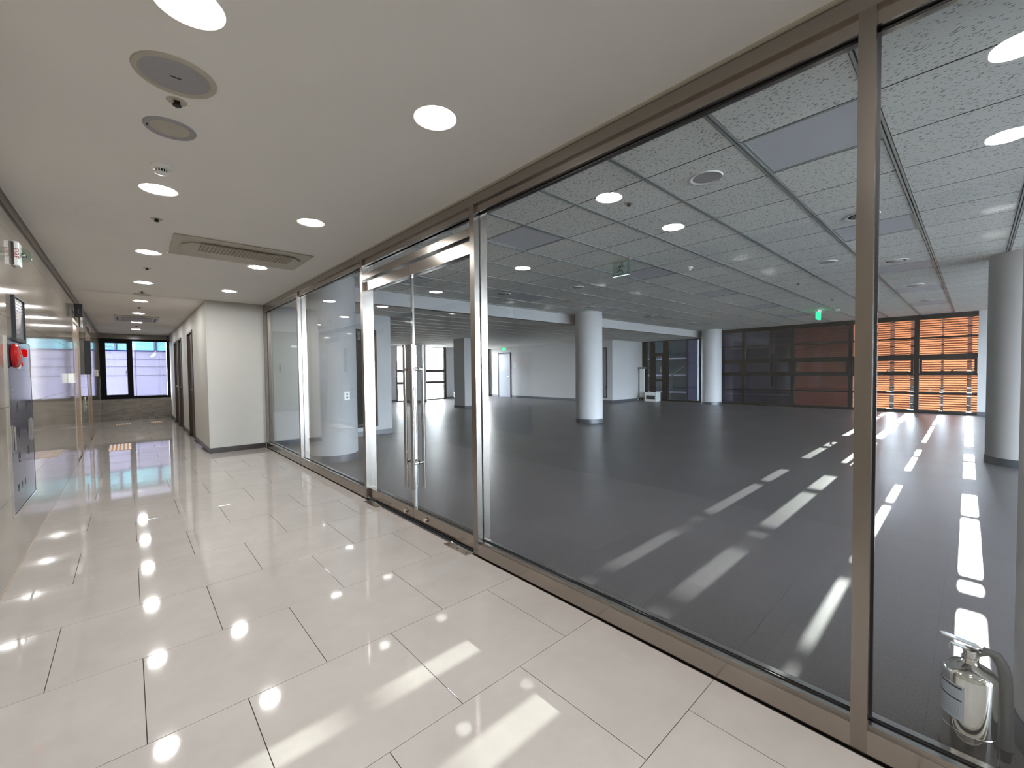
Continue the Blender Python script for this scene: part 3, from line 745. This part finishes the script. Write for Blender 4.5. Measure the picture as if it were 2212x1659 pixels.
for k in range(9): mb.box(.0061, .0065, .10, .15, .86 - k * .03, .863 - k * .03)
tag(mb.build('print_lines', 'inkfaint', d), kind='stuff')
bl = MB().lathe([(.0001, .046), (.040, .044), (.074, .036), (.082, .026), (.082, .010), (.074, .004)], (.004, .15, 1.06), 'x', 40, close=False).build('alarm_bell', 'red', d, smooth=True)
MB().lathe([(.012, .044), (.012, .050), (.0001, .051)], (.004, .15, 1.06), 'x', 14, close=False).build('bell_nut', 'chrome', bl, smooth=True)
MB().lathe([(.036, 0), (.036, .012), (.028, .016), (.028, .036), (.022, .044), (.0001, .045)], (.004, .38, 1.085), 'x', 28, close=False).build('indicator_lamp', 'redlamp', d, smooth=True)
MB().lathe([(.034, 0), (.034, .010), (.018, .012), (.018, .018), (.0001, .018)], (.004, .36, 1.005), 'x', 24, close=False).build('call_point_ring', 'white', d, smooth=True)
MB().lathe([(.014, .016), (.014, .026), (.0001, .028)], (.004, .36, 1.005), 'x', 16, close=False).build('call_button', 'red', d, smooth=True)
# small wall boxes
def plate(name, y, z, w_, h_, t, m, label, cat, extra=None):
    d = empty(name, (LW, y, z)); tag(d, label, cat)
    B(0, t, -w_ / 2, w_ / 2, -h_ / 2, h_ / 2, bev=.004).build('housing', m, d)
    if extra: extra(d)
    return d
def ex1(d): B(.05, .053, .02, .10, -.04, .05).build('cover', 'acgrey', d)
plate('wall_box', 8.05, 1.255, .30, .13, .05, 'white', 'small white box on the marble wall just before the first lift door', 'wall box', ex1)
def ex2(d):
    B(.012, .016, -.05, .05, -.10, .10).build('button_plate', 'chrome', d)
    for z_ in (-.04, .03): MB().lathe([(.012, .016), (.012, .02)], (0, 0, z_), 'x', 14).build('button', 'white', d)
plate('lift_call_plate', 10.6, .78, .16, .26, .012, 'chrome', 'bright steel lift call plate low on the wall between the lift doors', 'call plate', ex2)
def ex3(d): B(.04, .045, -.03, .03, -.05, .02).build('lens', 'chrome', d)
plate('hanging_sign', 9.25, 2.285, .05, .20, .09, 'blackrub', 'narrow black projecting sign over the first lift door', 'sign', ex3)
def ex4(d): B(.08, .083, -.02, .02, -.28, .28).build('screen', 'signface', d)
plate('lift_display', 10.95, 1.62, .04, .62, .08, 'blackrub', 'tall narrow black display between the two lift doors', 'display', ex4)
plate('wall_switch', 14.6, 1.36, .12, .16, .03, 'white', 'small white switch near the corridor end on the marble wall', 'switch', None)
# tactile paving
def tactile(x, y, nx, ny, label):
    d = empty('tactile_paving', (x, y, 0)); tag(d, label, 'tactile paving', 'tactile plates before the lift doors')
    for k in range(ny):
        p = B(0, nx, k * .3, k * .3 + .296, 0, .003).build('plate', 'tactile', d)
        for q in range(6):
            B(nx * (q + .5) / 6 - .012, nx * (q + .5) / 6 + .012, k * .3 + .01, k * .3 + .286, .003, .007, bev=.002).build('raised_bar', 'white', p)
tactile(-.29, 9.85, .30, 3, 'ochre tactile paving strip with raised bars before the lift doors')
tactile(-.28, 15.0, .30, 1, 'far tactile plate left of the corridor centre below the window')
tactile(.42, 15.0, .24, 1, 'far tactile plate near the right wall below the window')

# ================================================================== hall fittings
def panel_light(i, j, z=HC, label=''):
    d = empty('panel_light', (CX0 + (i + .5) * GXP, CY0 + (j + .5) * GYP, z)); tag(d, label, 'ceiling light', 'unlit flat panel lights in the hall ceiling')
    hx, hy = GXP / 2 - .003, GYP / 2 - .016
    MB().box(-hx, hx, -hy, -hy + .02, 0, .012).box(-hx, hx, hy - .02, hy, 0, .012).box(-hx, -hx + .02, -hy + .02, hy - .02, 0, .012).box(hx - .02, hx, -hy + .02, hy - .02, 0, .012).build('frame', 'tee', d)
    B(-hx + .02, hx - .02, -hy + .02, hy - .02, .003, .01).build('diffuser', 'panel', d)
near = {(0, -1): 'largest unlit flat panel light, beside the thick post', (0, 3): 'unlit panel light right of the door post', (4, -1): 'unlit panel light beside the nearest round air vent',
        (4, 3): 'unlit panel light behind the hanging exit sign'}
rown = {-1: 'front row, seen beyond the thick post', 3: 'middle row of the hall ceiling', 7: 'rear row before the bulkhead'}
ordn = {0: 'first', 4: 'second', 8: 'third', 12: 'fourth', 16: 'fifth', 20: 'sixth'}
for j in (-1, 3, 7):
    for i in (0, 4, 8, 12, 16, 20):
        panel_light(i, j, HC, near.get((i, j), '%s unlit panel light from the glass, %s' % (ordn[i], rown[j])))
def vent(x, y, label):
    d = empty('round_air_vent', (x, y, HC)); tag(d, label, 'air vent', 'round air vents in the hall ceiling')
    MB().lathe([(.10, -.001), (.118, -.008), (.135, -.006), (.138, 0)], n=40, close=False).build('rim', 'white', d, smooth=True)
    MB().lathe([(.0001, -.012), (.055, -.016), (.078, -.006), (.08, .0)], n=40, close=False).build('disc', 'tee', d, smooth=True)
    MB().lathe([(.08, -.0008), (.10, -.0008)], n=40, close=False).build('throat', 'groove', d)
vn = {(3, 0): 'round air vent partly hidden by the thick post', (7, 0): 'second round air vent right of the thick post', (11, 0): 'third round air vent right of the thick post', (15, 0): 'fourth round air vent, above the orange windows',
      (3, 7): 'round air vent just right of the door post', (7, 7): 'round air vent above the middle column', (11, 7): 'round air vent right of the middle column', (15, 7): 'farthest round air vent by the bulkhead end'}
for (i, k), t_ in vn.items(): vent(CX0 + (i + .55) * GXP, (.74 if k == 0 else 5.86), t_)
def hspk(x, y, label):
    d = empty('ceiling_speaker', (x, y, HC)); tag(d, label, 'speaker', 'round speakers in the hall ceiling')
    MB().lathe([(.092, -.002), (.11, -.007), (.114, 0)], n=40, close=False).build('rim', 'white', d, smooth=True)
    MB().lathe([(.0001, -.004), (.092, -.002)], n=40, close=False).build('grille', 'grille', d, smooth=True)
hspk(3.225, 1.37, 'nearest round grey speaker in the tiled hall ceiling'); hspk(7.015, 1.364, 'second round grey speaker in the tiled hall ceiling'); hspk(5.725, 4.6, 'round speaker above the bulkhead left of the middle column')
hspk(10.9, 1.37, 'third round speaker toward the orange windows')
hs = 'sprinkler heads in the hall ceiling'
for x, y, t_ in ((3.216, 2.02, 'nearest dark sprinkler in the hall ceiling'), (5.862, 2.027, 'second sprinkler rose in the hall ceiling with pale disc'), (8.4, 2.03, 'third sprinkler of the near hall row'), (10.9, 2.03, 'fourth sprinkler of the near hall row'),
                 (3.2, 5.2, 'sprinkler seen over the left glass door'), (5.86, 5.2, 'sprinkler right of the door post'), (8.6, 5.2, 'sprinkler right of the middle column'), (11.2, 4.6, 'sprinkler toward the far column')):
    sprinkler(x, y, HC, t_, hs)
smoke(5.85, 2.72, HC, 'white smoke detector on the tiled hall ceiling')
smoke(12.9, 2.3, HC, 'far white smoke detector beside the lit green sign')
# hanging acrylic exit sign
def figure(mb, s=1.0, x=.002):
    # running figure, plain pictogram, in the Y-Z plane
    def seg(p, q, r): mb.tube([(x, p[0] * s, p[1] * s), (x, q[0] * s, q[1] * s)], r * s, 8)
    seg((-.01, .035), (.012, -.012), .013); seg((-.008, .032), (-.045, .02), .007); seg((-.045, .02), (-.05, -.002), .006)
    seg((-.01, .034), (.03, .025), .007); seg((.03, .025), (.045, .005), .006)
    seg((.012, -.012), (-.02, -.035), .009); seg((-.02, -.035), (-.03, -.065), .008)
    seg((.012, -.012), (.035, -.035), .009); seg((.035, -.035), (.06, -.04), .007)
    mb.lathe([(.0001, -.002 * s), (.012 * s, -.002 * s), (.012 * s, .002 * s), (.0001, .002 * s)], (x, -.018 * s, .055 * s), 'x', 14, close=False)
d = empty('exit_sign', (4.75, 3.10, 2.59)); tag(d, 'clear acrylic exit sign with running figure hanging unlit in the hall', 'exit sign')
B(-.003, .003, -.125, .125, -.09, .09).build('acrylic_sheet', 'acrylic', d)
MB().box(-.0036, -.003, -.085, .085, -.07, .07).build('print_field', 'frost', d)
mb = MB(); figure(mb, 1.0, -.004); mb.build('running_figure', 'sheetgrey', d)
B(-.004, .004, -.125, .125, -.095, -.09).build('edge_glow', 'greenwhite', d)  # emission paints the bright edge; the sign itself is unlit
MB().box(-.012, .012, -.13, .13, .09, HC - 2.59).build('lamp_housing', 'acgrey', d)
d = empty('exit_sign', (12.6, 2.62, 2.60)); tag(d, 'lit green exit sign hanging edge-on from the far hall ceiling', 'exit sign')
B(-.16, .16, -.02, .02, -.13, .05).build('lit_face', 'green', d); MB().box(-.17, .17, -.03, .03, .05, HC - 2.60).build('housing', 'white', d)
d = empty('exit_sign', (KX - .03, 15.92, 2.40)); tag(d, 'small lit green exit sign over the slate door at the far left', 'exit sign')
B(-.02, 0, -.12, .12, -.055, .055).build('lit_face', 'green', d)
mb = MB(); figure(mb, .8, -.022); mb.build('running_figure', 'greenwhite', d)
B(0, .03, -.13, .13, -.06, .06).build('housing', 'white', d)

# distribution box on the hall wall behind the glass
d = empty('electric_panel_box', (1.87, BY, .61)); tag(d, 'grey steel electric panel box with three indicator lamps, behind the leftmost glass pane', 'electric box')
B(0, .90, -.06, -.001, 0, 1.42).build('housing', 'sheetgrey', d)
B(.012, .888, -.068, -.06, .012, 1.27).build('door', 'sheetgrey', d)
B(.012, .888, -.068, -.06, 1.283, 1.408).build('top_cover', 'sheetgrey', d)
B(.30, .56, -.072, -.068, 1.14, 1.18).build('name_plate', 'white', d)
text('분전반', .035, 'ink', d, (.43, -.0725, 1.158), (PI / 2, 0, 0))
for z_, m_ in ((.93, 'ink'), (.84, 'redlamp'), (.76, 'ink')):
    MB().lathe([(.013, 0), (.013, -.014), (.0001, -.016)], (.44, -.068, z_), 'y', 16, close=False).build('indicator', m_, d)
    B(.41, .47, -.0695, -.068, z_ + .022, z_ + .034).build('indicator_tag', 'white', d)
MB().box(.10, .125, -.09, -.068, .72, .84).build('latch', 'chrome', d)
MB().tube([(.6, -.03, 1.42), (.6, -.03, HB - .61)], .02, 12).build('conduit', 'sheetgrey', d, smooth=True)
d = empty('notice_plate', (2.33, BY, 2.07)); tag(d, 'tiny white plate on the conduit above the electric panel box', 'plate')
B(-.045, .045, -.09, -.075, -.035, .035, bev=.003).build('plate', 'white', d)
# black framed shaft cabinet in the same wall
d = empty('shaft_cabinet', (3.26, BY, .18)); tag(d, 'black framed tall cabinet door in the hall wall behind the left glass door', 'cabinet')
MB().box(0, .05, -.02, 0, 0, 1.98).box(.49, .54, -.02, 0, 0, 1.98).box(.05, .49, -.02, 0, 0, .05).box(.05, .49, -.02, 0, 1.93, 1.98).build('frame', 'black', d)
B(.055, .485, -.012, 0, .055, 1.925).build('door', 'darkgreen', d)
MB().box(.40, .42, -.035, -.012, .85, 1.15).build('pull_handle', 'blackrub', d)
# extinguisher near the glass
def extinguisher(x, y, s, label, rz=0):
    d = empty('fire_extinguisher', (x, y, 0), rz); tag(d, label, 'fire extinguisher'); d.scale = (s, s, s)
    MB().lathe([(.050, .03), (.062, .034), (.063, .045), (.063, .298), (.0605, .309), (.050, .320), (.034, .329), (.022, .336), (.018, .345), (.0001, .346)], n=48, close=False).build('cylinder', 'mirror', d, smooth=True)
    MB().lathe([(.0635, .125), (.0645, .127), (.0645, .130), (.0635, .132)], n=48, close=False).build('weld_seam', 'chrome', d, smooth=True)
    MB().lathe([(.066, 0), (.068, .004), (.068, .04), (.064, .044), (.060, .044)], n=40, close=False).build('base_ring', 'blackrub', d, smooth=True)
    MB().lathe([(.020, .343), (.020, .352), (.016, .354), (.016, .368), (.019, .370), (.019, .378), (.011, .381), (.0001, .382)], n=24, close=False).build('valve', 'chrome', d, smooth=True)
    # carry handle and squeeze lever (arched plates)
    def plate_(pts, w_, t, nm, m_, par):
        bm = MB(); top = []; bot = []
        for px, pz, ww_ in pts:
            for lst, dz in ((top, t), (bot, 0)):
                lst.append((bm.bm.verts.new((px, -ww_ / 2, pz + dz)), bm.bm.verts.new((px, ww_ / 2, pz + dz))))
        for k in range(len(pts) - 1):
            bm.bm.faces.new((top[k][0], top[k][1], top[k + 1][1], top[k + 1][0])); bm.bm.faces.new((bot[k][1], bot[k][0], bot[k + 1][0], bot[k + 1][1]))
            bm.bm.faces.new((top[k][0], top[k + 1][0], bot[k + 1][0], bot[k][0])); bm.bm.faces.new((top[k + 1][1], top[k][1], bot[k][1], bot[k + 1][1]))
        for e in (0, -1): bm.bm.faces.new((top[e][0], bot[e][0], bot[e][1], top[e][1]))
        return bm.build(nm, m_, par, smooth=True)
    plate_([(.022, .386, .026), (.0, .392, .030), (-.030, .402, .032), (-.056, .411, .028), (-.076, .415, .012)], 0, .004, 'squeeze_lever', 'chrome', d)
    plate_([(.020, .374, .022), (-.005, .376, .024), (-.03, .382, .022), (-.05, .386, .014)], 0, .004, 'carry_handle', 'chrome', d)
    MB().lathe([(.012, 0), (.012, .008), (.0001, .009)], (0, -.02, .362), 'y', 16, close=False).build('pressure_gauge', 'white', d, smooth=True)
    MB().tube([(-.02, .024, .378), (-.036, .030, .37), (-.036, .030, .352)], .0022, 6).build('safety_pin', 'chrome', d)
    pts = [(.014, 0, .362), (.036, -.006, .380), (.056, -.012, .374), (.070, -.016, .345), (.077, -.018, .30), (.080, -.018, .22), (.080, -.018, .14), (.079, -.018, .09)]
    MB().tube(pts, [.009, .012, .014, .015, .015, .015, .015, .016], 14).build('hose', 'hose', d, smooth=True)
    MB().tube([(.079, -.018, .09), (.079, -.018, .05)], [.017, .012], 14).build('nozzle', 'blackrub', d, smooth=True)
    MB().box(.060, .084, -.012, .004, .11, .125).build('hose_clip', 'blackrub', d)
    # curved label
    n_ = 14; bm = MB(); a0, a1 = math.radians(155), math.radians(230); r_ = .0638
    def strip(r_, z0, z1, a0, a1, nm, m_, par):
        b_ = MB(); pv = None
        for k in range(n_ + 1):
            a = a0 + (a1 - a0) * k / n_; v0 = b_.bm.verts.new((r_ * math.cos(a), r_ * math.sin(a), z0)); v1 = b_.bm.verts.new((r_ * math.cos(a), r_ * math.sin(a), z1))
            if pv: b_.bm.faces.new((pv[0], v0, v1, pv[1]))
            pv = (v0, v1)
        return b_.build(nm, m_, par, smooth=True)
    lb = strip(r_, .165, .275, a0, a1, 'label', 'label', d)
    for z0, z1 in ((.264, .270), (.226, .231)): strip(r_ + .0003, z0, z1, a0 + .05, a1 - .08, 'label_bar', 'ink', lb)
    b_ = MB()
    for k in range(13):
        zz = .258 - k * .0067
        if abs(zz - .228) < .005: continue
        for q in range(n_):
            aa0 = a0 + .12 + (a1 - a0 - .3) * q / n_; aa1 = a0 + .12 + (a1 - a0 - .3) * (q + 1) / n_; rr = r_ + .0003
            b_.quad((rr * math.cos(aa0), rr * math.sin(aa0), zz), (rr * math.cos(aa1), rr * math.sin(aa1), zz), (rr * math.cos(aa1), rr * math.sin(aa1), zz + .0018), (rr * math.cos(aa0), rr * math.sin(aa0), zz + .0018))
    tag(b_.build('label_print', 'inkgrey', lb), kind='stuff')
    return d
extinguisher(1.955, -.002, 1.0, 'shiny steel fire extinguisher standing behind the glass at the lower right corner', math.radians(-60))
extinguisher(11.45, 16.6, 1.0, 'tiny grey fire extinguisher on the floor beside the bright far window')
# stand and crate near the glazed entrance
d = empty('display_stand', (15.9, 9.38, 0)); tag(d, 'slim grey floor stand with splayed feet against the glazed entrance', 'stand')
B(-.04, .04, -.10, .10, .14, 1.32).build('post', 'softmat', d); B(-.07, .05, -.16, .14, 1.32, 1.40, bev=.01).build('head', 'hose', d)
for sx, sy in ((-1, -1), (-1, 1), (1, -1), (1, 1)): MB().tube([(0, sy * .05, .24), (sx * .12, sy * .15, .012)], .018, 8).build('foot', 'softmat', d)
d = empty('plastic_crate', (15.8, 8.85, 0)); tag(d, 'pale slotted plastic crate on the hall floor by the glazed entrance', 'crate')
MB().box(-.18, -.165, -.25, .25, .02, .09).box(-.18, -.165, -.25, .25, .24, .36).box(-.18, -.165, -.25, -.2, .09, .24).box(-.18, -.165, .2, .25, .09, .24).box(.165, .18, -.25, .25, .02, .36).box(-.165, .165, -.25, -.235, .02, .36).box(-.165, .165, .235, .25, .02, .36).build('shell', 'softmat', d)
B(-.165, .165, -.235, .235, .0, .05).build('base', 'softmat', d)
MB().box(-.16, -.1, -.18, .18, .05, .30).build('contents', 'ink', d)

# ================================================================== outside
g = MB().box(-60, 90, -60, 90, -.35, -.25).build('ground', 'paving'); tag(g, kind='structure')
g = MB().box(-20, 16, -45, HY0 - .3, -.25, -.20).build('bounce_slab', 'paleslab'); tag(g, kind='structure')  # unseen pale slab added to bounce skylight up to the hall ceiling
g = MB().box(3.5, 28, HY + .3, 36, -.25, -.20).build('bounce_slab', 'paleslab'); tag(g, kind='structure')  # pale ground past the far windows, likewise laid for bounce light
# orange louvre screen: slats in runs between the narrow joints the sun slips through
SX = 17.0
ls = empty('louvre_screen', (SX, 0, 0)); tag(ls, 'glowing orange horizontal slat screen outside the right-hand hall windows', 'screen')
slits = [(.065, .150), (.600, .650), (1.14, 1.28), (1.635, 1.735)]
runs = [(-.9, .065), (.150, .600), (.650, 1.14), (1.28, 1.635), (1.735, 2.60), (2.66, 4.25)]
PZ = .0655
for (a, b_) in runs:
    base_ = MB()
    # one slightly curved blade, lower edge tipped outward, overlapping the one below
    for (x0, z0, x1, z1) in ((-.006, .036, .0, .0), (.0, .0, .010, -.051)):
        base_.quad((x0, a, z0), (x0, b_, z0), (x1, b_, z1), (x1, a, z1))
    base_.box(-.011, -.005, a, b_, .030, .038)      # black strip painting in the shade line where slats overlap
    src = base_.build('slat', 'slat', ls, fixn=False); src.data.materials.append(MT['black'])
    for p in src.data.polygons[2:]: p.material_index = 1
    for k in range(1, 44): inst(src, 'slat', (0, 0, k * PZ), ls)
for y_ in (.10, .625, 2.63):
    pass
for a, b_ in slits:  # bars added across the slits to break the sun streaks with shadows
    br = B(.022, .05, a - .012, b_ + .012, 0, .032).build('shadow_bar', 'black', ls); br.location = (0, 0, .16)
    for k in range(1, 11): inst(br, 'shadow_bar', (0, 0, .16 + k * .245), ls)
MB().box(.03, .08, 2.60, 2.66, -.25, 2.9).box(.03, .08, 4.25, 4.32, -.25, 2.9).build('screen_post', 'black', ls)
fin = B(SX + .06, 18.6, 2.66, 2.74, -.25, 2.95).build('screen_shade_fin', 'navy'); tag(fin, 'unseen dark fin added behind the orange screen to shade its left part', 'wall')  # added to keep skylight off the back of the left slats
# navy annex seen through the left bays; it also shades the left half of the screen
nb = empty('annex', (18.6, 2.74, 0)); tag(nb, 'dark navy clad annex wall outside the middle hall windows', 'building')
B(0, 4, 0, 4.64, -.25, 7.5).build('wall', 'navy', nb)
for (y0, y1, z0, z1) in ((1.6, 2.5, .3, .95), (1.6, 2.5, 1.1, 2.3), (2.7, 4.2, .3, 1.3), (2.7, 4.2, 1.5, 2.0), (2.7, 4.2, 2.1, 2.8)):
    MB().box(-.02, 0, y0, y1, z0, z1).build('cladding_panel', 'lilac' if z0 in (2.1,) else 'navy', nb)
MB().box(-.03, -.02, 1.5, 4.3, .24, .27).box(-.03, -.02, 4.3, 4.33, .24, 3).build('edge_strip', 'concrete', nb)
# lilac stair block and pipes seen through the glazed entrance
lb = empty('stair_block', (18.6, 7.4, 0)); tag(lb, 'lilac grey clad block with twin white pipes outside the glazed entrance', 'building')
B(0, 3, 0, 1.35, -.25, 6).build('wall', 'lilac', lb)
B(.4, 3, 1.35, 4.5, -.25, 6).build('stair_wall', 'darkgreen', lb)
for y_ in (.62, .78): MB().tube([(-.08, y_, -.25), (-.08, y_, 4)], .025, 10).build('pipe', 'offwhite', lb)
for z_ in (.18, .98, 1.76): B(.34, .40, 1.35, 4.5, z_, z_ + .07).build('floor_edge', 'concrete', lb)
for z_ in (.75, 1.55, 2.3): B(-.012, 0, 0, 1.35, z_, z_ + .02).build('cladding_joint', 'navy', lb)
MB().tube([(.2, 1.6, 1.4), (.2, 2.6, .7)], .02, 8).build('stair_rail', 'black', lb)
# distant dark backdrop added to hide bright sky behind the slits, below the sun
dw = B(50, 50.5, -14, 14, -.3, 5.3).build('backdrop_wall', 'brick'); tag(dw, 'long dark backdrop wall added far beyond the orange screen', 'wall')
# building beyond the far-left windows
wb = empty('white_building', (14, 36, 0)); tag(wb, 'white rendered building with small windows beyond the far hall windows', 'building')
B(-12, 14, 0, 8, -.3, 9).build('wall', 'offwhite', wb)
for k in range(-5, 7):
    for z0, z1 in ((.75, 1.30), (1.62, 2.45)):
        p = MB().box(k * 1.55 - 2.2 + .9, k * 1.55 - 1.65 + .9, -.03, .0, z0, z1).build('window', 'cyan', wb)
# building beyond the corridor end window
eb = empty('neighbour_building', (0, 21, 0)); tag(eb, 'grey panelled neighbour building with glazed upper floor outside the corridor window', 'building')
B(-6, 6.5, .0, 4, -.3, 2.19).build('wall', 'courtgrey', eb)
for z_ in (.55, 1.30, 1.62, 1.9):
    B(-6, 6.5, -.012, 0, z_, z_ + .008).build('panel_joint', 'courtjoint', eb)
for x_ in (-4, -2.6, -1.2, .2, 1.6, 3.0): B(x_, x_ + .008, -.012, 0, -.3, 2.19).build('panel_joint', 'courtjoint', eb)
B(-6, 6.5, .2, .25, 2.23, 2.95).build('upper_glazing', 'cyanglaze', eb)
B(-6, 6.5, 0, .3, 2.95, 14).build('upper_wall', 'courtpale', eb)
B(-6, 6.5, -.02, .3, 2.19, 2.23).build('coping', 'navy', eb)
for x_ in (-2.2, -.35, .75, 2.5): B(x_, x_ + .05, .14, .2, 2.23, 2.95).build('glazing_bar', 'lilac', eb)
for z_ in (2.35, 2.5, 2.75): B(-2.4, -.4, .1, .14, z_, z_ + .02).build('balcony_rail', 'lilac', eb)
MB().tube([(1.12, -.3, -.3), (1.12, -.3, 2.6)], .03, 10).build('pole', 'offwhite', eb)

# unseen eave and blocks added to keep sky off the court and slats
up = MB().box(WX + .25, SX + 1.6, HY0, 9.6, 2.95, 3.3).box(LW - 1.0, BX + 2.5, EY + .25, EY + .6, 3.0, 13).box(LW - 1.0, WX + .2, HY0 + .2, HY + .1, 3.0, 13).build('sky_blocker', 'concrete'); tag(up, kind='structure')
